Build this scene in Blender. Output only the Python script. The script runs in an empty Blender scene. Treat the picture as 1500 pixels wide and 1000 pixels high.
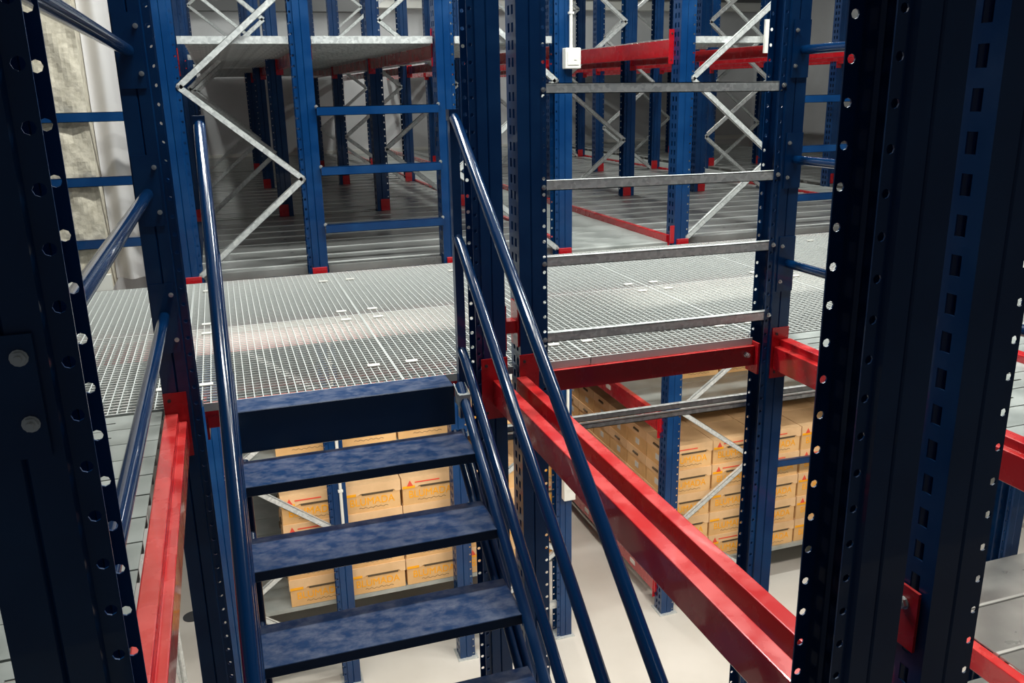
import bpy, bmesh, math, random
from mathutils import Vector, Matrix
random.seed(7)
S = bpy.context.scene
COL = S.collection

# ------------------------------------------------------------------ camera
cam = bpy.data.cameras.new('camera'); cam_o = bpy.data.objects.new('camera', cam); COL.objects.link(cam_o)
cam.sensor_width = 36.0; cam.lens = 1263.26 / 1500 * 36.0; cam.clip_start = 0.05; cam.clip_end = 200
RW = Matrix(((0.94793672, 0.10596314, -0.30031281), (-0.31793571, 0.2608710, -0.91151698), (-0.0182443, 0.95954059, 0.28097867)))
cam_o.matrix_world = Matrix.Translation((0, 0, 1.2)) @ RW.to_4x4()
S.camera = cam_o

# ------------------------------------------------------------------ world, exposure
w = bpy.data.worlds.new('world'); S.world = w; w.use_nodes = True
w.node_tree.nodes['Background'].inputs[0].default_value = (0.80, 0.90, 1.0, 1)
w.node_tree.nodes['Background'].inputs[1].default_value = 0.065
S.view_settings.view_transform = 'Standard'; S.view_settings.look = 'None'
S.view_settings.gamma = 1.0; S.view_settings.use_curve_mapping = False
S.view_settings.exposure = -0.10

def area(name, loc, size, power, color=(1, 1, 1), tilt=(0, 0, 0)):
    l = bpy.data.lights.new(name, 'AREA'); l.shape = 'RECTANGLE'; l.size, l.size_y = size
    l.energy = power; l.color = color
    o = bpy.data.objects.new(name, l); COL.objects.link(o); o.location = loc; o.rotation_euler = tilt
    return o
COOL = (0.97, 1.0, 0.96); WARM = (1.0, 0.93, 0.84)
# fluorescent battens hung under the ceiling along the grating walkway and the aisles of the upper floor
for x in (0.2, 2.4, 4.6):
    area('walkway_lamp', (x, 4.5, 3.9), (1.5, 0.16), 150, COOL)
for y in (8.0, 11.0, 14.0, 16.6):
    area('aisle_lamp', (2.93, y, 3.9), (0.16, 1.5), 42, COOL)
for y in (10.0, 15.0):
    area('aisle_lamp', (6.6, y, 3.9), (0.16, 1.5), 70, COOL)
    area('wall_fill', (-0.55, y, 3.9), (0.16, 1.5), 55, COOL)  # added unseen fill light that brightens the walls
for x in (0.95, 3.4): area('stair_well_fill', (x, 2.75, 3.9), (1.5, 0.16), 68, COOL)  # added unseen fill lights that lift the beam tops and treads
# lamps of the ground floor, fixed under the mezzanine
for x in (0.45, 2.9, 5.0):
    area('ground_floor_lamp', (x, 3.95, -0.25), (1.5, 0.16), 40, WARM, (math.radians(42), 0, 0))
area('ground_floor_lamp', (2.9, 2.0, -0.3), (0.16, 1.5), 38, WARM)
area('ground_floor_lamp', (2.93, 9.0, -0.3), (0.16, 1.5), 40, WARM)
area('ground_floor_lamp', (-0.7, 5.0, -0.3), (0.16, 1.5), 25, WARM)

# ------------------------------------------------------------------ materials
def mat(name, color, rough=0.5, metal=0.0, coat=0.0):
    m = bpy.data.materials.new(name); m.use_nodes = True
    b = m.node_tree.nodes['Principled BSDF']
    b.inputs['Base Color'].default_value = (*color, 1); b.inputs['Roughness'].default_value = rough
    b.inputs['Metallic'].default_value = metal; b.inputs['Coat Weight'].default_value = coat
    return m
def N(m, t, **kw):
    n = m.node_tree.nodes.new(t)
    for k, v in kw.items(): setattr(n, k, v)
    return n
def vary(m, c0, c1, scale=6.0, detail=6.0, lo=0.4, hi=0.65, bump=0.0, kind='noise', rough=None, stretch=(1, 1, 1)):
    nt = m.node_tree; b = nt.nodes['Principled BSDF']
    tc = N(m, 'ShaderNodeTexCoord'); mp = N(m, 'ShaderNodeMapping'); mp.inputs['Scale'].default_value = stretch
    nt.links.new(tc.outputs['Object'], mp.inputs['Vector'])
    if kind == 'noise':
        t = N(m, 'ShaderNodeTexNoise'); t.inputs['Scale'].default_value = scale; t.inputs['Detail'].default_value = detail
        out = t.outputs['Fac']
    else:
        t = N(m, 'ShaderNodeTexVoronoi'); t.inputs['Scale'].default_value = scale; out = t.outputs['Color']
    nt.links.new(mp.outputs['Vector'], t.inputs['Vector'])
    r = N(m, 'ShaderNodeValToRGB'); r.color_ramp.elements[0].position = lo; r.color_ramp.elements[1].position = hi
    r.color_ramp.elements[0].color = (*c0, 1); r.color_ramp.elements[1].color = (*c1, 1)
    nt.links.new(out, r.inputs['Fac']); nt.links.new(r.outputs['Color'], b.inputs['Base Color'])
    if rough:
        mr = N(m, 'ShaderNodeMapRange'); mr.inputs['From Min'].default_value = lo; mr.inputs['From Max'].default_value = hi
        mr.inputs['To Min'].default_value = rough[0]; mr.inputs['To Max'].default_value = rough[1]
        nt.links.new(out, mr.inputs['Value']); nt.links.new(mr.outputs['Result'], b.inputs['Roughness'])
    if bump:
        bp = N(m, 'ShaderNodeBump'); bp.inputs['Strength'].default_value = bump; bp.inputs['Distance'].default_value = 0.02
        nt.links.new(out, bp.inputs['Height']); nt.links.new(bp.outputs['Normal'], b.inputs['Normal'])
    return m
def dusty_lit_top(m, side_color):  # real dust plus painted light: lighter tops, sides darkened as if unlit
    """mottled dust and painted-in light lie on upward faces only, sides get a darker unlit tone"""
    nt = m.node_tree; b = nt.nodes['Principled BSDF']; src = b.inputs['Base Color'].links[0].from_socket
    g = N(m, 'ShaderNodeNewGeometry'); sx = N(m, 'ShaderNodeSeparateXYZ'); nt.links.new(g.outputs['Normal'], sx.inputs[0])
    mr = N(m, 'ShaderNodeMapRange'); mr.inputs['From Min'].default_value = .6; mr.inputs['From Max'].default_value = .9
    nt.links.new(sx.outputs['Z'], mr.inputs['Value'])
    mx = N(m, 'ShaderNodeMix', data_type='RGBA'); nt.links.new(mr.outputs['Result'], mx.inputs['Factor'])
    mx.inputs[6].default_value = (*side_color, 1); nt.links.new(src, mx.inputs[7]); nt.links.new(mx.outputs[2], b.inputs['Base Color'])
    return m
M = {}
M['blue'] = vary(mat('blue_paint', (0.004, 0.03, 0.14), 0.3, 0, 0.3), (0.0006, 0.026, 0.10), (0.001, 0.036, 0.125), 5, 5, rough=(0.28, 0.42))
M['blue'].node_tree.nodes['Principled BSDF'].inputs['Specular IOR Level'].default_value = 0.32
M['tube'] = mat('blue_tube_paint', (0.0008, 0.02, 0.075), 0.16, 0, 0.3)
M['tread'] = dusty_lit_top(vary(mat('dusty_tread_paint', (0.02, 0.06, 0.18), 0.4), (0.008, 0.034, 0.105), (0.15, 0.165, 0.225), 14, 15, 0.42, 0.78, rough=(0.3, 0.46), stretch=(.8, 1.2, 1)), (0.0008, 0.016, 0.05))
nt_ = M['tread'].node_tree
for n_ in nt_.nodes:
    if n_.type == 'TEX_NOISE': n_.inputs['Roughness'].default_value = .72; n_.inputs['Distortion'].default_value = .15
M['red'] = dusty_lit_top(vary(mat('red_paint', (0.5, 0.012, 0.02), 0.2, 0, 0.4), (0.56, 0.022, 0.022), (0.68, 0.065, 0.06), 9, 9, rough=(0.2, 0.34)), (0.42, 0.006, 0.012))
M['galv'] = vary(mat('galvanised_steel', (0.6, 0.62, 0.6), 0.42, 0.4), (0.50, 0.52, 0.51), (0.72, 0.74, 0.72), 60, kind='voronoi', lo=0.1, hi=0.9, rough=(0.34, 0.5))
M['grate'] = mat('grating_zinc', (0.60, 0.62, 0.60), 0.72, 0.3)
M['plank'] = vary(mat('deck_plank_steel', (0.4, 0.41, 0.4), 0.3, 0.6), (0.28, 0.285, 0.275), (0.42, 0.425, 0.41), 3, 8, 0.35, 0.7, rough=(0.26, 0.42))
M['deckzinc'] = vary(mat('dusty_deck_zinc', (0.5, 0.52, 0.5), 0.5, 0.4), (0.32, 0.345, 0.325), (0.46, 0.48, 0.455), 5, 8, 0.35, 0.7, rough=(0.4, 0.6))
M['bolt'] = mat('zinc_bolt', (0.7, 0.7, 0.68), 0.3, 0.9)
M['carton'] = vary(mat('cardboard', (0.72, 0.42, 0.19), 0.75), (0.66, 0.38, 0.15), (0.76, 0.46, 0.20), 4, 6)
M['lid'] = vary(mat('cardboard_lid', (0.78, 0.5, 0.27), 0.7), (0.68, 0.43, 0.22), (0.80, 0.52, 0.28), 4, 6)
M['yellow'] = mat('yellow_print', (0.95, 0.40, 0.0), 0.6)
M['redprint'] = mat('red_print', (0.75, 0.08, 0.04), 0.6)
M['ink'] = mat('dark_ink', (0.09, 0.06, 0.03), 0.7)
M['white'] = mat('white_plastic', (0.66, 0.65, 0.60), 0.45)
M['film'] = mat('white_film', (0.85, 0.85, 0.87), 0.35)
M['floor'] = vary(mat('concrete_floor', (0.6, 0.56, 0.5), 0.6), (0.56, 0.52, 0.46), (0.68, 0.64, 0.58), 1.2, 9, 0.3, 0.7, rough=(0.45, 0.65))
M['plaster'] = vary(mat('rough_plaster', (0.6, 0.56, 0.48), 0.9), (0.40, 0.36, 0.28), (0.58, 0.53, 0.43), 22, 9, 0.3, 0.65, bump=0.35)
M['wall'] = vary(mat('white_wall', (0.6, 0.6, 0.62), 0.7), (0.52, 0.52, 0.52), (0.62, 0.62, 0.62), 0.8, 5)
M['ceil'] = mat('dark_ceiling', (0.12, 0.12, 0.12), 0.8)
M['dark'] = mat('dark_steel', (0.03, 0.03, 0.035), 0.5)
M['sheet'] = mat('white_plastic_sheet', (0.58, 0.56, 0.55), 0.45)

# ------------------------------------------------------------------ mesh helpers
class MB:
    def __init__(s): s.v = []; s.f = []
    def box(s, x0, x1, y0, y1, z0, z1):
        a = len(s.v)
        s.v += [(x0, y0, z0), (x1, y0, z0), (x1, y1, z0), (x0, y1, z0), (x0, y0, z1), (x1, y0, z1), (x1, y1, z1), (x0, y1, z1)]
        s.f += [tuple(a + i for i in q) for q in ((0, 3, 2, 1), (4, 5, 6, 7), (0, 1, 5, 4), (1, 2, 6, 5), (2, 3, 7, 6), (3, 0, 4, 7))]
        return s
    def prism(s, pts, a0, a1, axis='y'):
        """closed polygon pts (2d) extruded along axis between a0 and a1"""
        n = len(pts); a = len(s.v)
        for t in (a0, a1):
            for p in pts:
                s.v.append({'y': (p[0], t, p[1]), 'x': (t, p[0], p[1]), 'z': (p[0], p[1], t)}[axis])
        s.f += [tuple(range(a, a + n)), tuple(range(a + 2 * n - 1, a + n - 1, -1))]
        for i in range(n):
            j = (i + 1) % n; s.f.append((a + i, a + n + i, a + n + j, a + j))
        return s
    def tube(s, path, r, n=12, cap=True):
        path = [Vector(p) for p in path]; rings = []
        for i, p in enumerate(path):
            d = (path[min(i + 1, len(path) - 1)] - path[max(i - 1, 0)]).normalized()
            u = d.cross(Vector((0, 0, 1))) if abs(d.z) < 0.95 else d.cross(Vector((1, 0, 0)))
            u.normalize(); v = d.cross(u); a = len(s.v); rings.append(a)
            for k in range(n):
                t = 2 * math.pi * k / n; s.v.append(tuple(p + u * r * math.cos(t) + v * r * math.sin(t)))
        for a, b in zip(rings, rings[1:]):
            for k in range(n):
                k2 = (k + 1) % n; s.f.append((a + k, a + k2, b + k2, b + k))
        if cap:
            s.f.append(tuple(rings[0] + k for k in range(n - 1, -1, -1))); s.f.append(tuple(rings[-1] + k for k in range(n)))
        return s
    def bar(s, p, q, wid, thick, side=(0, 1, 0)):
        """channel bar from p to q: flat of width wid (perpendicular to side and axis) with two lips"""
        p, q = Vector(p), Vector(q); d = (q - p).normalized(); n = Vector(side).normalized(); u = d.cross(n).normalized(); n = u.cross(d)
        def bx(u0, u1, n0, n1):
            a = len(s.v)
            for b in (p, q):
                for (uu, nn) in ((u0, n0), (u1, n0), (u1, n1), (u0, n1)): s.v.append(tuple(b + u * uu + n * nn))
            s.f += [tuple(a + i for i in t) for t in ((0, 1, 2, 3), (7, 6, 5, 4), (0, 4, 5, 1), (1, 5, 6, 2), (2, 6, 7, 3), (3, 7, 4, 0))]
        h = wid / 2
        bx(-h, h, -thick / 2, -thick / 2 + 0.003); bx(-h, -h + 0.003, -thick / 2, thick / 2); bx(h - 0.003, h, -thick / 2, thick / 2)
        return s
    def hexbolt(s, c, axis, r=0.011, h=0.009, n=6):
        c = Vector(c); ax = Vector(axis).normalized()
        return s.tube([c, c + ax * h], r, n).tube([c, c + ax * 0.002], r * 1.2, 12).tube([c + ax * h, c + ax * (h + 0.006)], r * 0.55, 8)
    def mesh(s, name, m=None, smooth=False, fix=True):
        me = bpy.data.meshes.new(name); me.from_pydata(s.v, [], s.f)
        if m: me.materials.append(M[m])
        if fix:
            bm = bmesh.new(); bm.from_mesh(me); bmesh.ops.recalc_face_normals(bm, faces=bm.faces); bm.to_mesh(me); bm.free()
        if smooth:
            me.polygons.foreach_set('use_smooth', [True] * len(me.polygons))
            try: me.set_sharp_from_angle(angle=math.radians(40))
            except Exception: pass
        me.update(); return me
def obj(name, me, parent=None, loc=(0, 0, 0), rz=0.0):
    o = bpy.data.objects.new(name, me); COL.objects.link(o); o.location = loc; o.rotation_euler = (0, 0, rz)
    if parent: o.parent = parent
    return o
def tag(o, label, cat, group=None):
    o['label'] = label; o['category'] = cat
    if group: o['group'] = group
    return o
def thing(name, label, cat, loc=(0, 0, 0), group=None):
    return tag(obj(name, None, None, loc), label, cat, group)
def struct(name, me, loc=(0, 0, 0)):
    o = obj(name, me, None, loc); o['kind'] = 'structure'; return o
def box(x0, x1, y0, y1, z0, z1, m, name='box'): return MB().box(x0, x1, y0, y1, z0, z1).mesh(name, m)

GROUND = -3.4; TOP = 3.6; PITCH = 0.0667; BACK = 17.8

# ------------------------------------------------------------------ setting
struct('floor', box(-3.5, 12, -4, BACK + .2, GROUND - .15, GROUND, 'floor', 'floor'))
struct('wall_back', box(-3.5, 12, BACK, BACK + .2, GROUND, 4.2, 'wall', 'wall_back'))
struct('baseboard_back', box(-.8, 12, BACK - .04, BACK, 0, .09, 'white', 'baseboard_back'))
struct('wall_left', box(-1.0, -.8, 6.5, BACK, GROUND, 4.2, 'wall', 'wall_left'))
struct('wall_right', box(11.8, 12, -4, BACK, GROUND, 4.2, 'wall', 'wall_right'))
struct('ceiling', box(-3.5, 12, -4, BACK + .2, 4.2, 4.35, 'ceil', 'ceiling'))
struct('trim_1', box(3.0, 12, BACK - .25, BACK, 2.74, 2.92, 'white', 'trim_1'))
struct('trim_2', box(-.8, 3.0, BACK - .3, BACK, 2.66, 3.25, 'ceil', 'trim_2'))
struct('trim_3', box(3.0, 12, BACK - .3, BACK, 2.92, 3.25, 'ceil', 'trim_3'))
# rough plaster pier with a real relief
bm = bmesh.new(); NX, NZ = 40, 150
grid = [[bm.verts.new((-1.75 + i * 1.01 / NX, 6.06 + random.uniform(-.0022, .0022) + .008 * math.sin(i * .9 + k * .37) * math.sin(k * .21), .0 + k * 4.2 / NZ)) for k in range(NZ + 1)] for i in range(NX + 1)]
for i in range(NX):
    for k in range(NZ): bm.faces.new((grid[i][k], grid[i + 1][k], grid[i + 1][k + 1], grid[i][k + 1]))
e = [bm.verts.new((-.74, 6.5, z)) for z in (0, 4.2)]
for k in range(NZ):
    pass
side = [grid[NX][k] for k in range(NZ + 1)]
bm.faces.new(side + [e[1], e[0]])
bmesh.ops.recalc_face_normals(bm, faces=bm.faces)
me = bpy.data.meshes.new('wall_pier'); bm.to_mesh(me); bm.free(); me.materials.append(M['plaster'])
struct('wall_pier', me)
struct('baseboard_pier', box(-1.75, -.735, 5.99, 6.03, .0, .10, 'white', 'baseboard_pier'))
# white plastic sheeting hanging beside the pier
mb = MB(); nx, nz = 40, 26
for i in range(nx + 1):
    for k in range(nz + 1):
        u = i / nx; z = k / nz * 4.1 + 0.02; low = max(0, 1 - z / 1.1)
        x = -.735 + .44 * u + low * .05 * math.sin(u * 5)
        y = 6.24 + .025 * math.sin(u * 17 + z * .5) + low * .05 * math.sin(u * 23 + 1.3)
        mb.v.append((x, y, z))
for i in range(nx):
    for k in range(nz): mb.f.append((i * (nz + 1) + k, (i + 1) * (nz + 1) + k, (i + 1) * (nz + 1) + k + 1, i * (nz + 1) + k + 1))
sh = mb.mesh('plastic_sheet', 'sheet', True, False)
tag(obj('plastic_sheet', sh), 'white plastic sheet hanging in folds beside the rough plaster pier', 'plastic sheet')
tag(obj('floor_drain', MB().tube([(-.67, 7.5, GROUND), (-.67, 7.5, GROUND + .006)], .085, 20).mesh('floor_drain', 'dark')), 'round black drain in the concrete ground floor', 'drain')

# ------------------------------------------------------------------ uprights
def upright_mesh(z0, z1):
    """open cold-formed rack upright: slotted front web at x=0, grooved side walls, stepped rear flanges with round holes; rear towards +x"""
    bm = bmesh.new(); n = int((z1 - z0) / PITCH); cache = {}
    def V(x, y, z):
        k = (round(x, 5), round(y, 5), round(z, 5))
        if k not in cache: cache[k] = bm.verts.new(k)
        return cache[k]
    ys = [-.065, -.034, -.012, .012, .034, .065]
    side = [(0, .065), (.052, .065), (.056, .060), (.060, .065), (.100, .065), (.104, .054)]
    for i in range(n):
        a = z0 + i * PITCH; b = a + PITCH; s0, s1 = a + .016, a + .052; c = (a + b) / 2
        for j in range(5):
            zs = [a, s0, s1, b]
            for k in range(3):
                if k == 1 and j in (1, 3): continue
                bm.faces.new((V(0, ys[j], zs[k]), V(0, ys[j + 1], zs[k]), V(0, ys[j + 1], zs[k + 1]), V(0, ys[j], zs[k + 1])))
        for sg in (-1, 1):
            for (p, q) in zip(side, side[1:]):
                fv = [V(p[0], sg * p[1], a), V(q[0], sg * q[1], a), V(q[0], sg * q[1], b), V(p[0], sg * p[1], b)]
                if p[0] == 0: fv = [V(0, sg * .065, a), V(q[0], sg * q[1], a), V(q[0], sg * q[1], b), V(0, sg * .065, b), V(0, sg * .065, s1), V(0, sg * .065, s0)]
                if q[0] == .104: fv = [V(p[0], sg * p[1], a), V(q[0], sg * q[1], a), V(q[0], sg * q[1], c), V(q[0], sg * q[1], b), V(p[0], sg * p[1], b)]
                bm.faces.new(fv)
            x0, x1, y = .104, .131, sg * .054; xc = .1185; r = .0078
            ring = [V(xc + r * math.cos(t * math.pi / 4), y, c + r * math.sin(t * math.pi / 4)) for t in range(8)]
            out = [V(x1, y, c), V(x1, y, b), V(xc, y, b), V(x0, y, b), V(x0, y, c), V(x0, y, a), V(xc, y, a), V(x1, y, a)]
            for t in range(8):
                bm.faces.new((ring[t], ring[(t + 1) % 8], out[(t + 1) % 8], out[t]))
    bmesh.ops.recalc_face_normals(bm, faces=bm.faces)
    bmesh.ops.solidify(bm, geom=bm.faces[:], thickness=0.003)
    me = bpy.data.meshes.new('upright'); bm.to_mesh(me); bm.free(); me.materials.append(M['blue']); return me
UP = upright_mesh(GROUND, TOP)
PLATE = box(-.02, .15, -.09, .09, 0, .012, 'galv', 'base_plate')
def upright(parent, x, y, facing, name='upright'):
    """x = position of the front web, facing -1: web looks to -x, +1: to +x; y = centre"""
    o = obj(name, UP, parent, (x, y, 0), 0 if facing < 0 else math.pi)
    obj('base_plate', PLATE, parent, (x, y, GROUND), 0 if facing < 0 else math.pi)
    return o
Y1, Y2 = 1.135, 3.49
def lone_upright(x, y, facing, label):
    t = thing('rack_upright', label, 'rack upright', (0, 0, 0)); upright(t, x, y, facing); return t
def guard_plate(t, x0, x1, y, z0, z1, bx):
    p = obj('rail_plate', box(x0, x1, y - .006, y, z0, z1, 'blue', 'rail_plate'), t)
    for z in (z0 + .05, z1 - .045):
        obj('bolt', MB().hexbolt((bx, y - .006, z), (0, -1, 0), .0075, .007).mesh('bolt', 'bolt'), p)
LF = lone_upright(-.31, Y1, -1, 'dark blue perforated steel upright at the left edge, nearest the camera')
p = obj('rail_plate', box(-.305, -.222, Y1 - .072, Y1 - .065, .795, .945, 'blue', 'rail_plate'), LF)
for z in (.918, .838): obj('bolt', MB().hexbolt((-.238, Y1 - .072, z), (0, -1, 0), .0085, .007).mesh('bolt', 'bolt'), p)
B = lone_upright(-.303, Y2, -1, 'dark blue upright left of the stair head, three rail plates bolted on')
for z0, z1 in ((1.225, 1.478), (.739, .996), (.252, .523)): guard_plate(B, -.298, -.213, Y2 - .065, z0, z1, -.224)
C_ = lone_upright(1.100, Y2, 1, 'dark blue upright right of the stair head, behind the stair handrail')
RF1 = lone_upright(1.082, Y1, 1, 'large dark upright at right with a column of round holes along its left edge')
RF2 = lone_upright(1.150, Y1, -1, 'large dark slotted upright at the right edge, nearest the camera')
E1 = lone_upright(2.545, Y1, 1, 'dark blue upright beyond the right edge carrying the guard tubes')
F_ = lone_upright(4.30, Y2, 1, 'dark upright in the lower right corner standing behind the grey shelf deck')
# frame D-E with galvanised guard bars
DE = thing('storage_rack', 'braced frame of two dark uprights with galvanised guard bars right of the stair', 'rack')
upright(DE, 1.168, Y2, -1); upright(DE, 2.548, Y2, 1)
for z in (1.20, .805, .478, .137):
    b = obj('guard_bar', MB().bar((1.285, Y2 - .035, z), (2.44, Y2 - .035, z - .012), .042, .03, (0, 1, 0)).box(1.285, 2.44, Y2 - .05, Y2 - .02, z + .008, z + .012).mesh('guard_bar', 'galv'), DE)
    for x in (1.286, 2.437): obj('bolt', MB().hexbolt((x, Y2 - .056, z - .006), (0, -1, 0), .009, .008).mesh('bolt', 'bolt'), b)
for z0, z1 in ((1.225, 1.47), (.735, .985), (.245, .51)): guard_plate(DE, 2.462, 2.549, Y2 - .065, z0, z1, 2.478)
for z in (-.322, -.362):
    obj('tie_bar', MB().bar((1.0, Y2 + .085, z), (3.45, Y2 + .085, z - .015), .026, .026).mesh('tie_bar', 'galv'), DE)
# red spacer between C and D
sp = thing('row_spacer', 'small red spacer bracket joining the two uprights right of the stair', 'bracket')
obj('plate', box(1.105, 1.110, Y2 - .05, Y2 + .04, .10, .30, 'red', 'plate'), sp)
obj('plate', box(1.160, 1.167, Y2 - .05, Y2 + .04, .11, .31, 'red', 'plate'), sp)
obj('bar', box(1.110, 1.160, Y2 - .03, Y2 + .03, .17, .225, 'red', 'bar'), sp)

# guard tubes
def guard_tube(x, z, label, y0=None):
    y0 = Y1 + .06 if y0 is None else y0
    tag(obj('guard_tube', MB().tube([(x, y0, z + .01), (x, Y2 - .075, z)], .0205, 16).mesh('guard_tube', 'tube', True)), label, 'guard rail', 'guard tubes along the stair well')
for z, nm in ((1.352, 'top'), (.857, 'middle'), (.397, 'lowest')):
    guard_tube(-.258, z, nm + ' blue guard tube running back to the upright left of the stair')
for z, nm in ((1.342, 'top'), (.863, 'middle'), (.379, 'lowest')):
    guard_tube(2.515, z, nm + ' blue guard tube running forward from the right frame')

# ------------------------------------------------------------------ red beams along y
def step_beam(name, label, x0, x1, step, y0, y1, ztop, zbot, plates, stepz=.035, group=None, mat_='red'):
    """x0..x1 beam width; step: -1/+1/0 side of the lower shelf ledge"""
    t = thing(name, label, 'beam', (0, 0, 0), group)
    ws = (x1 - x0) * .36
    if step > 0: prof = [(x0, zbot), (x1, zbot), (x1, ztop - stepz), (x1 - ws, ztop - stepz), (x1 - ws, ztop), (x0, ztop)]
    elif step < 0: prof = [(x0, zbot), (x1, zbot), (x1, ztop), (x0 + ws, ztop), (x0 + ws, ztop - stepz), (x0, ztop - stepz)]
    else: prof = [(x0, zbot), (x1, zbot), (x1, ztop), (x0, ztop)]
    bm_ = MB().prism(prof, y0, y1).mesh('beam', mat_)
    o = obj('beam', bm_, t); bv = o.modifiers.new('bevel', 'BEVEL'); bv.width = .004; bv.segments = 2; bv.limit_method = 'ANGLE'
    for (a, b, c, d, y) in plates:
        p = obj('connector_plate', box(a, b, y - .006, y, c, d, mat_, 'connector_plate'), t)
        obj('rivet', MB().tube([(a + .022, y - .006, d - .03), (a + .022, y - .011, d - .03)], .007, 8).tube([(a + .022, y - .006, c + .03), (a + .022, y - .009, c + .03)], .006, 8).mesh('rivet', 'dark'), p)
    return t
yA, yB = Y1 + .065, Y2 - .071
step_beam('deck_beam', 'red step beam at left edge of the stair well, running toward the camera', -.305, -.226, 1, yA, yB, .006, -.13, [(-.303, -.216, -.178, .09, Y2 - .065)])
step_beam('deck_beam', 'red beam right of the stair, the nearer one of the parallel pair', 1.035, 1.086, 0, yA, yB, -.02, -.135, [(.985, 1.104, -.20, .078, Y2 - .065)])
step_beam('deck_beam', 'red beam right of the stair, the farther one of the parallel pair', 1.143, 1.192, 0, yA, yB, -.02, -.135, [(1.160, 1.250, -.19, .078, Y2 - .065)])
step_beam('deck_beam', 'red step beam running forward from the right guarded frame', 2.470, 2.560, -1, yA, yB, .006, -.145, [(2.458, 2.549, -.19, .065, Y2 - .065)])
step_beam('deck_beam', 'red beam of the grey deck at the far right edge', 3.27, 3.33, 0, yA, yB, .03, -.11, [])
rb = thing('beam_connector', 'red beam connector bolted to the slotted front of the right edge upright', 'connector')
obj('plate', box(1.141, 1.147, Y1 - .045, Y1 + .045, .165, .29, 'red', 'plate'), rb)
obj('bolt', MB().hexbolt((1.141, Y1 - .012, .255), (-1, 0, 0), .011, .009).mesh('bolt', 'bolt'), rb)
# x-direction beams that carry the grating
def xbeam(label, x0, x1, y0, y1, z0, z1):
    t = thing('cross_beam', label, 'beam'); o = obj('beam', box(x0, x1, y0, y1, z0, z1, 'red', 'beam'), t)
    obj('connector_plate', box(x0 - .004, x0 + .006, y0 - .03, y1 + .02, z0 - .04, z1 + .02, 'red', 'connector_plate'), t)
    obj('connector_plate', box(x1 - .006, x1 + .004, y0 - .03, y1 + .02, z0 - .04, z1 + .02, 'red', 'connector_plate'), t)
    return t
t = xbeam('red cross beam carrying the grating front edge between the right uprights', 1.302, 2.412, 3.485, 3.535, -.134, -.036)
obj('bolt', MB().hexbolt((2.36, 3.485, -.075), (0, -1, 0), .012, .02).mesh('bolt', 'bolt'), t)
xbeam('red cross beam under the grating behind the stair landing', -.16, .96, 3.60, 3.65, -.14, -.04)
xbeam('red cross beam under the far edge of the grating at left', -.16, 2.46, 5.92, 5.97, -.13, -.035)
xbeam('red cross beam under the far edge of the grating at right', 3.36, 5.4, 5.92, 5.97, -.13, -.035)
xbeam('red cross beam under the middle seam of the grating', -1.2, 5.4, 4.71, 4.76, -.14, -.04)

# ------------------------------------------------------------------ grating panels
CLIP = box(-.028, .028, -.018, .018, 0, .004, 'white', 'clip')
NOTCH = ((-.312, -.162), (.960, 1.108), (1.160, 1.306), (2.408, 2.556), (4.16, 4.308))
def grating(x0, x1, y0, y1, label):
    wx, wy = x1 - x0, y1 - y0; mb = MB(); nb = round(wx / .0345); nc = round(wy / .0345)
    yn = max(0, 3.565 - y0); no = [(a - x0, b - x0) for a, b in NOTCH if y0 < 3.56 and b > x0 and a < x1]
    def cross(y, h, z0, z1):
        segs = [(0, wx)]
        if y < yn:
            for a, b in no: segs = [q for (p0, p1) in segs for q in ((p0, min(p1, a)), (max(p0, b), p1)) if q[1] - q[0] > .002]
        for a, b in segs: mb.box(a, b, y - h, y + h, z0, z1)
    def long(x, h, z0, z1):
        mb.box(x - h, x + h, yn if any(a - .002 < x < b + .002 for a, b in no) else 0, wy, z0, z1)
    for i in range(nb + 1): long(i * wx / nb, .0017, -.030, 0)
    for j in range(nc + 1): cross(j * wy / nc, .0015, -.008, -.0005)
    for y in (0, wy): cross(y, .002, -.034, .0005)
    for x in (0, wx): long(x, .002, -.034, .0005)
    o = tag(obj('grating_panel', mb.mesh('grating_panel', 'grate', fix=False), None, (x0, y0, 0)), label, 'grating', 'steel grating panels of the walkway')
    for cx in (.085, wx - .085):
        for cy in (.245, wy - .095 if y0 < 4 else wy - .27):
            c = obj('fixing_clip', CLIP, o, (cx, cy if y0 < 4 else (.095 if cy < .3 else cy), .001))
    return o
XS = [-1.15, -.24, .66, 1.54, 2.46, 3.38, 4.30, 5.2]
pos = ['far left', 'left of the landing', 'in the middle of the landing', 'right of the landing', 'left of the right frame post', 'right behind the right frame', 'far right']
for i in range(7):
    for j, (a, b) in enumerate(((3.513, 4.728), (4.734, 5.97))):
        grating(XS[i] + .003, XS[i + 1] - .003, a, b, '%s steel grating panel, %s' % (('front', 'back')[j], pos[i] + ' of the walkway' if i in (0, 6) else pos[i]))

# ------------------------------------------------------------------ staircase
st = thing('staircase', 'dark blue open steel staircase with tube handrails leading down from the grating', 'staircase')
XL, XR = -.055, .862; RISE, RUN = .198, .274
nose = MB().prism([(3.36, 0), (3.512, 0), (3.512, -.03), (3.366, -.03), (3.366, -.165), (3.40, -.165), (3.40, -.178), (3.36, -.178)], -.066, .845, 'x')
o = obj('landing_channel', nose.mesh('landing_channel', 'tread'), st); o.modifiers.new('bevel', 'BEVEL').width = .003
tm = MB().prism([(0, 0), (.25, 0), (.25, -.035), (.246, -.035), (.246, -.004), (.004, -.004), (.004, -.04), (0, -.04)], XL, XR, 'x').mesh('tread', 'tread')
for k in range(1, 17):
    o = obj('tread', tm, st, (0, 3.36 - .006 - RUN * k, -RISE * k)); o.modifiers.new('bevel', 'BEVEL').width = .003
SL = .735
def slope(y, z0): return z0 - SL * (3.36 - y)
yend = -.95
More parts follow.
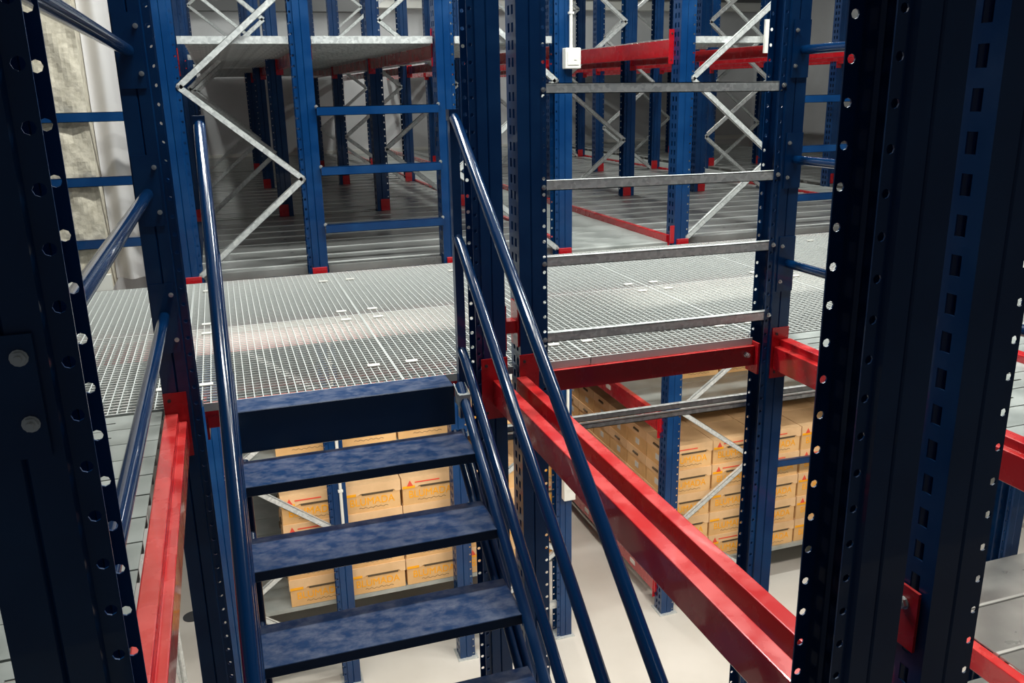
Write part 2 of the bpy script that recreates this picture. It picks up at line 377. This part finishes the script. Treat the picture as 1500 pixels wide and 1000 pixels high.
for X, nm in ((-.052, 'left'), (.89, 'right')):
    obj('newel', MB().box(X - .018, X + .018, 3.375, 3.411, -.16, 1.12).mesh('newel', 'blue'), st)
    for z0, part in ((1.095, 'handrail'), (.615, 'middle_rail'), (.137, 'lower_rail')):
        path = [(X, 3.40, z0 + .012)] + [(X, 3.36 - .03, slope(3.33, z0))] + [(X, y, slope(y, z0)) for y in (2.2, 1.0, yend)]
        obj(part, MB().tube(path, .0205, 18).mesh(part, 'tube', True), st)
    obj('rail_cap', MB().box(X - .021, X + .021, 3.37, 3.418, 1.085, 1.128).mesh('rail_cap', 'tube'), st)
for X, sx in ((-.062, 1), (.870, -1)):
    obj('stringer', MB().tube([(X, 3.36, slope(3.36, .0)), (X, yend, slope(yend, .0))], .021, 14).mesh('stringer', 'blue', True), st)
    for dx in (0, -.032 * 1 if sx < 0 else .032):
        obj('lower_stringer', MB().tube([(X + dx, 3.36, slope(3.36, -.21)), (X + dx, yend, slope(yend, -.21))], .017, 12).mesh('lower_stringer', 'blue', True), st)
    br = obj('stringer_bracket', MB().bar((X, 3.372, .0), (X, 3.30, slope(3.30, .012) + .005), .05, .012, (0, -.6, 1)).box(X - .024, X + .024, 3.28, 3.36, -.075, -.02).mesh('stringer_bracket', 'galv'), st)
    for d in (.005, .045): obj('bolt', MB().hexbolt((X, 3.35 - d, -.008 - d * .9), (0, -.6, .8), .008, .006).mesh('bolt', 'bolt'), br)
# scraps of protective film on the upright beside the stair
mb = MB(); pts = []
for i in range(15):
    y = 2.24 - i * .011; z = slope(y, .115) - .004 * i; wv = .006 + .012 * math.sin(i * .8) ** 2
    mb.v += [(-.078 - wv, y, z + .012 * math.sin(i * 1.7)), (-.073, y + .004, z)]
for i in range(14): mb.f.append((2 * i, 2 * i + 1, 2 * i + 3, 2 * i + 2))
o = tag(obj('torn_film', mb.mesh('torn_film', 'film')), 'torn strip of white protective film peeling beside the left handrail', 'film'); o.modifiers.new('solid', 'SOLIDIFY').thickness = .001

# ------------------------------------------------------------------ perforated decks left and right of the stair well
def deck(label, x0, x1, y0, y1, z, n, m, slots=False, ribs=False, thick=.035, group=None, fill=()):
    t = thing('deck', label, 'deck', (x0, y0, z), group); W = x1 - x0; dy = (y1 - y0) / n
    mb = MB(); g = .0035
    if slots:
        # plank with a row of real slots at each end
        sx = [0, .035, .11, .24, .31, .45, .52, W - .24, W - .165, W]
        ss = {1, 3, 5, 7}
        yy = [g, dy / 2 - .005, dy / 2 + .005, dy - g]
        for i in range(len(sx) - 1):
            for j in range(3):
                if j == 1 and i in ss: continue
                mb.box(sx[i], sx[i + 1], yy[j], yy[j + 1], -.004, 0)
        mb.box(0, W, g, g + .004, -thick, -.004); mb.box(0, W, dy - g - .004, dy - g, -thick, -.004)
    else:
        lp = .008 if ribs else .03
        mb.box(0, W, g, dy - g, -.006, 0); mb.box(0, W, g, g + lp, -thick, -.006); mb.box(0, W, dy - g - lp, dy - g, -thick, -.006)
        if ribs:
            for q in (.35, .65): mb.box(0, W, dy * q - .012, dy * q + .012, -thick * .7, -.006)
    if m == 'plank': mb.box(0, W, g, g + .016, 0, .006)      # bright folded edge of each plank
    me = mb.mesh('plank', m, fix=False)
    if m == 'plank':
        me.materials.append(M['grate'])
        for f_ in list(me.polygons)[-6:]: f_.material_index = 1
    for i in range(n): obj('plank', me, t, (0, dy * i, random.uniform(-.0015, .0015)))
    for (a, b, ya, yb) in fill: obj('filler_plank', MB().box(a - x0, b - x0, ya - y0, yb - y0, -.004, 0).box(a - x0, b - x0, ya - y0, ya - y0 + .006, -thick, -.004).mesh('filler_plank', m, fix=False), t)
    return t
deck('perforated galvanised deck left of the stair well, beside the red step beam', -1.5, -.317, .2, 3.50, -.004, 21, 'deckzinc', True)
deck('perforated galvanised deck right of the right frame', 2.565, 5.3, .2, 3.41, -.004, 21, 'deckzinc', True, fill=((2.565, 4.15, 3.415, 3.505),))
deck('grey shelf deck low down in the lower right corner', 3.36, 5.3, .6, 3.38, -1.50, 8, 'plank')
step_beam('shelf_beam', 'red shelf beam in the lower right corner under the grey shelf deck', 3.30, 3.36, 0, .6, 3.40, -1.51, -1.63, [])

# ------------------------------------------------------------------ racks of the upper floor and the ground floor behind the walkway
ROWS = [6.115, 8.86, 11.66, 14.45]
RN = ['first', 'second', 'third', 'fourth']
FR = [(-.31, .65), (1.485, 2.49), (3.365, 4.365), (5.135, 6.165), (6.95, 7.95)]
FN = ['leftmost', 'second from left', 'third from left', 'fourth from left', 'rightmost']
def zigzag(parent, xl, xr, y, zs, first_left, name='diagonal_brace'):
    a = first_left
    for z, z2 in zip(zs, zs[1:]):
        p = (xl if a else xr, y, z); q = (xr if a else xl, y, z2)
        obj(name, MB().bar(p, q, .042, .028).mesh(name, 'galv'), parent); a = not a
FOOT = box(-.004, .085, -.078, -.066, .034, .15, 'red', 'foot_guard')
FOOT3 = box(.02, .12, -.085, -.066, -.01, .03, 'red', 'foot_guard')
BOLT = MB().hexbolt((0, 0, 0), (0, -1, 0), .010, .008).mesh('bolt', 'bolt')
for r, y in enumerate(ROWS):
    for k, (xa, xb) in enumerate(FR):
        t = thing('storage_rack', 'blue rack frame with zigzag bracing, %s in the %s row behind the walkway' % (FN[k], RN[r]), 'rack', (0, 0, 0), 'rack frames on the upper floor')
        upright(t, xa, y, -1); upright(t, xb, y, 1)
        xl, xr = xa + .118, xb - .118; yb = y - .042
        zz = [.03 + .61 * i for i in range(6)]
        par = (k % 2 == 0)
        zigzag(t, xl, xr, yb, zz, par)
        if r == 0:
            zigzag(t, xl, xr, yb, [-3.1 + .55 * i for i in range(6)], not True if k % 2 == 0 else True)
            for i, z in enumerate(zz):
                left = (i % 2 == 0) == par; obj('bolt', BOLT, t, (xl - .004 if left else xr + .004, y - .06, z))
            obj('foot_guard', FOOT3, t, (xa, y, 0)); obj('foot_guard', FOOT3, t, (xb - .13, y, 0))
            obj('shelf_runner', box(xl, xr, y - .03, y + .01, -3.12, -3.06, 'galv', 'shelf_runner'), t)
        else:
            obj('foot_guard', FOOT, t, (xa + .04, y, 0)); obj('foot_guard', FOOT, t, (xb - .13, y, 0))
# blue guard bars between frames in the first row
for (a, b, nm) in ((.652, 1.483, 'behind the stair landing'), (-1.6, -.312, 'in front of the plaster pier'), (4.367, 5.133, 'seen right of the right frame')):
    for z, q in ((1.08, 'top'), (.687, 'middle'), (.295, 'lowest')):
        t = thing('guard_rail', '%s blue flat guard rail %s' % (q, nm), 'guard rail')
        obj('rail', MB().bar((a, ROWS[0] - .075, z), (b, ROWS[0] - .075, z), .058, .03).mesh('rail', 'blue'), t)
        for x in (a, b): obj('bolt', BOLT, t, (x, ROWS[0] - .078, z + .03))
# floor decks of the upper storey and the decks of the level above
BL = [(-.19, 2.47, 'left block'), (2.50, 3.33, 'aisle'), (3.39, 6.13, 'middle block'), (6.18, 6.92, 'right aisle'), (6.98, 9.9, 'right block')]
YE = [6.03, 8.80, 11.60, 14.40, BACK - .05]
GAPS = {0: ((-.17, .51), (.66, 1.475), (1.63, 2.35)), 1: ((2.50, 3.33),), 2: ((3.51, 4.22), (4.38, 5.12), (5.28, 6.02)), 3: ((6.18, 6.92),), 4: ((7.09, 7.8), (7.97, 9.9))}
for b, (x0, x1, nm) in enumerate(BL):
    for r in range(4):
        ya = ROWS[r] + .07; yb = ROWS[r + 1] - .07 if r < 3 else BACK - .06
        fl = [(a, c, ROWS[r] - .022, ya - .002) for (a, c) in GAPS[b]]
        deck('grey steel floor deck of the upper storey, %s, %s bay' % (nm, RN[r]), x0, x1, ya, yb, .03 if b not in (1, 3) else .0, 8 if r < 3 else 10, 'plank' if b not in (1, 3) else 'deckzinc', thick=.05, group='floor decks of the upper storey', fill=fl)
        if b not in (1, 3):
            xe = 2.42 if b == 0 else (4.25 if b == 2 else x1)
            fl = [(a, c, ROWS[r] - .022, ya - .002) for (a, c) in GAPS[b] if c < xe + .1]
            deck('galvanised deck of the level above, %s, %s bay' % (nm, RN[r]), x0 + .06, xe, ya, yb, 1.556, 8, 'galv', ribs=True, thick=.047, group='decks of the upper rack level', fill=fl)
# beams along y: at the level above and at the floor edges of the aisles
for r in range(4):
    y0, y1 = (ROWS[r] + .07, (ROWS[r + 1] - .07) if r < 3 else BACK - .06)
    for i, x in enumerate((-.30, .615, 1.49, 2.46, 3.335, 4.30, 5.14, 6.135, 6.95)):
        aisle = x in (3.335,)
        xo = .05 if i % 2 else 0
        pl = [(x - .012 + (xo if 0 else 0), x + .055, 1.365, 1.61, ROWS[r] - .066)] if r else [(x - .012, x + .03, 1.36, 1.61, ROWS[r] + .045)]
        step_beam('rack_beam', 'red rack beam under the level above, %s bay, line %s counted from the left' % (RN[r], ['one', 'two', 'three', 'four', 'five', 'six', 'seven', 'eight', 'nine'][i]), x, x + .05, 0, y0 - .03, y1, 1.503 if not aisle else 1.535, 1.41, pl, group='red beams of the upper rack level')
    for x, nm in ((2.472, 'left edge of the aisle'), (3.335, 'right edge of the aisle'), (6.14, 'left edge of the right aisle')):
        step_beam('floor_beam', 'red beam along the %s floor, %s bay' % (nm, RN[r]), x, x + .035, 0, y0 - .06, y1 + .1, .055, -.09, [], group='red floor edge beams')
tag(obj('connector_plate', box(3.325, 3.36, 6.04, 6.05, .0, .14, 'red', 'beam_connector')), 'small upright red connector tab at the aisle corner of the upper floor', 'connector')

# ------------------------------------------------------------------ ground floor shelves
deck('galvanised shelf deck under the cartons behind the stair', -.16, 2.46, 6.19, 8.78, -2.69, 8, 'deckzinc')
deck('galvanised shelf deck above the cartons behind the stair', -.16, 2.46, 6.2, 8.78, -1.42, 8, 'deckzinc')
deck('galvanised shelf deck above the cartons right of the aisle', 3.40, 6.1, 6.19, 8.78, -1.51, 8, 'deckzinc')
deck('galvanised shelf deck under the cartons right of the aisle', 3.40, 6.1, 6.19, 8.78, -3.04, 8, 'deckzinc')
def labelled_beam(label, x, z0, z1, tickets):
    t = step_beam('shelf_beam', label, x, x + .05, 0, 6.15, 8.8, z1, z0, [(x - .006, x + .06, z0 - .06, z1 + .03, 6.18)])
    for y in tickets: obj('price_ticket', box(x - .003, x, y - .05, y + .05, (z0 + z1) / 2 - .022, (z0 + z1) / 2 + .022, 'white', 'price_ticket'), t)
labelled_beam('red shelf beam with white tickets above the cartons beside the aisle', 3.345, -1.66, -1.50, (6.5, 7.2, 7.6, 8.3))
labelled_beam('red shelf beam with white tickets near the ground beside the aisle', 3.345, -3.22, -3.08, (6.6, 7.0, 7.7, 8.3))
labelled_beam('red shelf beam near the ground left of the aisle', 2.45, -2.85, -2.72, ())
labelled_beam('red shelf beam above the cartons left of the aisle', 2.45, -1.58, -1.44, ())
t = thing('rail_bar', 'blue bar across the cartons right of the right frame', 'bar')
obj('rail', MB().bar((4.367, ROWS[0] - .075, -2.08), (5.133, ROWS[0] - .075, -2.10), .06, .03).mesh('rail', 'blue'), t)
tag(obj('galvanised_pole', MB().tube([(-.60, 5.6, GROUND), (-.62, 5.6, -1.9)], .02, 10).mesh('galvanised_pole', 'galv')), 'thin pale pole on the ground floor below the left red beam', 'pole')
tag(obj('galvanised_strut', MB().bar((-.55, 5.7, GROUND), (-.78, 5.9, -1.9), .05, .03).mesh('galvanised_strut', 'galv')), 'pale slanting strut on the ground floor below the left red beam', 'strut')

# ------------------------------------------------------------------ cartons
CW, CD, CH = .446, .380, .2385
def text_mesh(s, size, m):
    c = bpy.data.curves.new('lettering', 'FONT'); c.body = s; c.size = size; c.extrude = .0006; c.align_x = 'LEFT'; c.offset = 0.0
    o = bpy.data.objects.new('lettering', c); COL.objects.link(o); bpy.context.view_layer.update()
    me = bpy.data.meshes.new_from_object(o.evaluated_get(bpy.context.evaluated_depsgraph_get())); bpy.data.objects.remove(o)
    w_ = max(v.co.x for v in me.vertices) - min(v.co.x for v in me.vertices)
    me.transform(Matrix.Rotation(math.pi / 2, 4, 'X')); me.materials.clear(); me.materials.append(M[m]); me.name = 'lettering'
    return me, w_
TXT, tw = text_mesh('BLUMADA', .088, 'yellow')
TXT.transform(Matrix.Scale(.35 / tw, 4, (1, 0, 0)))
body = MB().box(0, CW, 0, CD, 0, .150).mesh('body', 'carton')
lidm = MB()
lidm.prism([(-.006, .238), (CW + .006, .238), (CW + .006, .146), (CW - .03, .146), (CW - .05, .162), (.14, .162), (.10, .146), (-.006, .146)], -.006, CD + .006)
lid = lidm.mesh('lid', 'lid')
gap = MB().box(.145, CW - .055, -.004, -.001, .143, .161).mesh('slit', 'ink')
patch = MB().box(.0, .10, -.008, -.0065, .147, .168).mesh('yellow_patch', 'yellow')
scrib = MB()
pp = [(.12 + .012 * i, -.0008, .035 + .006 * math.sin(i * 1.9) + .002 * math.sin(i * .7)) for i in range(20)]
scrib.tube(pp, .0016, 4)
scrib = scrib.mesh('script_line', 'ink', fix=False)
tri = MB().prism([(.035, .165), (.085, .165), (.06, .215)], -.0085, -.0065).mesh('triangle_mark', 'redprint')
rbar = MB().box(.10, .30, -.0085, -.0065, .188, .198).mesh('red_line', 'redprint')
hole = MB().tube([(-.0075, CD / 2 - .05, .19), (-.0075, CD / 2 + .05, .19)], .011, 8).mesh('hand_hole', 'ink')
stick = MB().box(-.003, -.0005, .14, .21, .05, .105).mesh('sticker', 'white')
LN = ['bottom', 'second', 'third', 'fourth', 'fifth', 'top']
def carton(x, y, z, label, group, front=True, side=True):
    t = thing('carton', label, 'carton', (x + random.uniform(-.002, .002), y + random.uniform(-.002, .002), z), group)
    t.rotation_euler[2] = random.uniform(-.003, .003)
    b = obj('body', body, t); l = obj('lid', lid, t)
    if front:
        obj('lettering', TXT, b, (.045, -.0012, .060)); obj('script_line', scrib, b); obj('slit', gap, l); obj('yellow_patch', patch, l)
        if random.random() < .55: obj('triangle_mark', tri, l); obj('red_line', rbar, l)
    if side:
        obj('hand_hole', hole, l); obj('sticker', stick, b)
CA = [.175, .640, 1.105, 1.60, 2.06]
ca = ['left', 'middle', 'right', 'fourth', 'fifth']
for i, x in enumerate(CA):
    for k in range(4):
        for d in range(2):
            carton(x, 6.20 + d * .40, -2.688 + k * CH, '%scarton on the lower shelf behind the stair, %s column, %s layer' % ('rear ' if d else 'yellow lettered ', ca[i], LN[k]), 'cartons behind the stair', d == 0, i == 0)
    carton(x, 6.24, -1.418, 'carton on the upper shelf behind the stair, %s column' % ca[i], 'cartons on the upper shelf behind the stair', True, False)
CB = [3.465, 3.93, 4.40, 4.87, 5.34]
cb = ['aisle side', 'second', 'third', 'fourth', 'fifth']
dn = ['front', 'second', 'third', 'fourth', 'fifth', 'last']
for i, x in enumerate(CB):
    for d in range(6 if i == 0 else 2):
        for k in range(5):
            carton(x, 6.22 + d * .40, -3.038 + k * CH, 'carton right of the ground aisle, %s column, %s layer, %s in depth' % (cb[i], LN[k], dn[d]), 'cartons right of the aisle', d == 0, i == 0)
for i, x in enumerate((3.95, 4.42, 4.89)):
    for d in range(3):
        for k in range(2):
            carton(x, 6.95 + d * .40, -1.508 + k * CH, 'carton on upper shelf right of the aisle, %s column, %s layer, %s in depth' % (ca[i], LN[k], dn[d]), 'cartons on the upper shelf right of the aisle', d == 0, i == 0)
for d in range(3):
    for k in range(2):
        carton(3.45, 1.6 + d * .42, -2.30 + k * CH, 'carton under the shelf deck at lower right, %s layer, %s in depth' % (LN[k], dn[d]), 'cartons in the lower right corner', d == 0, True)
deck('shelf deck carrying the cartons in the lower right corner', 3.40, 5.2, 1.3, 3.36, -2.302, 6, 'deckzinc')

# ------------------------------------------------------------------ conduits and small boxes
def conduit(x, y, z0, z1, label, boxz=None, bw=.12):
    t = thing('cable_conduit', label, 'conduit')
    obj('pipe', MB().tube([(x, y, z0), (x, y, z1)], .012, 10).mesh('pipe', 'white', True), t)
    if boxz:
        b = obj('switch_box', MB().box(x - bw / 2, x + bw / 2, y - .045, y + .02, *boxz).mesh('switch_box', 'white'), t); m_ = b.modifiers.new('bevel', 'BEVEL'); m_.width = .006; m_.segments = 2
        zc = (boxz[0] + boxz[1]) / 2
        obj('cover', MB().box(x - bw * .36, x + bw * .36, y - .049, y - .045, zc - .045, zc + .045).box(x + .005, x + .025, y - .052, y - .049, zc - .012, zc).mesh('cover', 'white'), b)
    for z in [z0 + .3 + .5 * i for i in range(int((z1 - z0) / .5))]:
        obj('clip', box(x - .018, x + .018, y - .014, y + .014, z, z + .015, 'white', 'clip'), t)
conduit(2.468, 6.02, 1.40, 3.5, 'white conduit with a switch box on the upright left of the upper aisle', (1.33, 1.472))
conduit(2.445, 6.02, -1.80, -.1, 'white conduit with a box on the lower part of the aisle upright', (-2.06, -1.78), .1)
conduit(.605, 6.02, -1.98, -.1, 'white conduit on the upright behind the stair treads')
tag(obj('flat_sign', box(4.08, 4.30, 6.028, 6.049, 1.43, 1.675, 'white', 'flat_sign')), 'narrow white plate beside the upper part of the right frame', 'sign')

cab = thing('electric_cabinet', 'dark cabinet with a white tube lamp high on the back wall', 'cabinet')
obj('body', box(4.15, 4.50, BACK - .12, BACK, 1.95, 2.60, 'dark', 'body'), cab)
obj('tube', MB().tube([(4.34, BACK - .14, 2.05), (4.34, BACK - .14, 2.55)], .022, 10).mesh('tube', 'white'), cab)
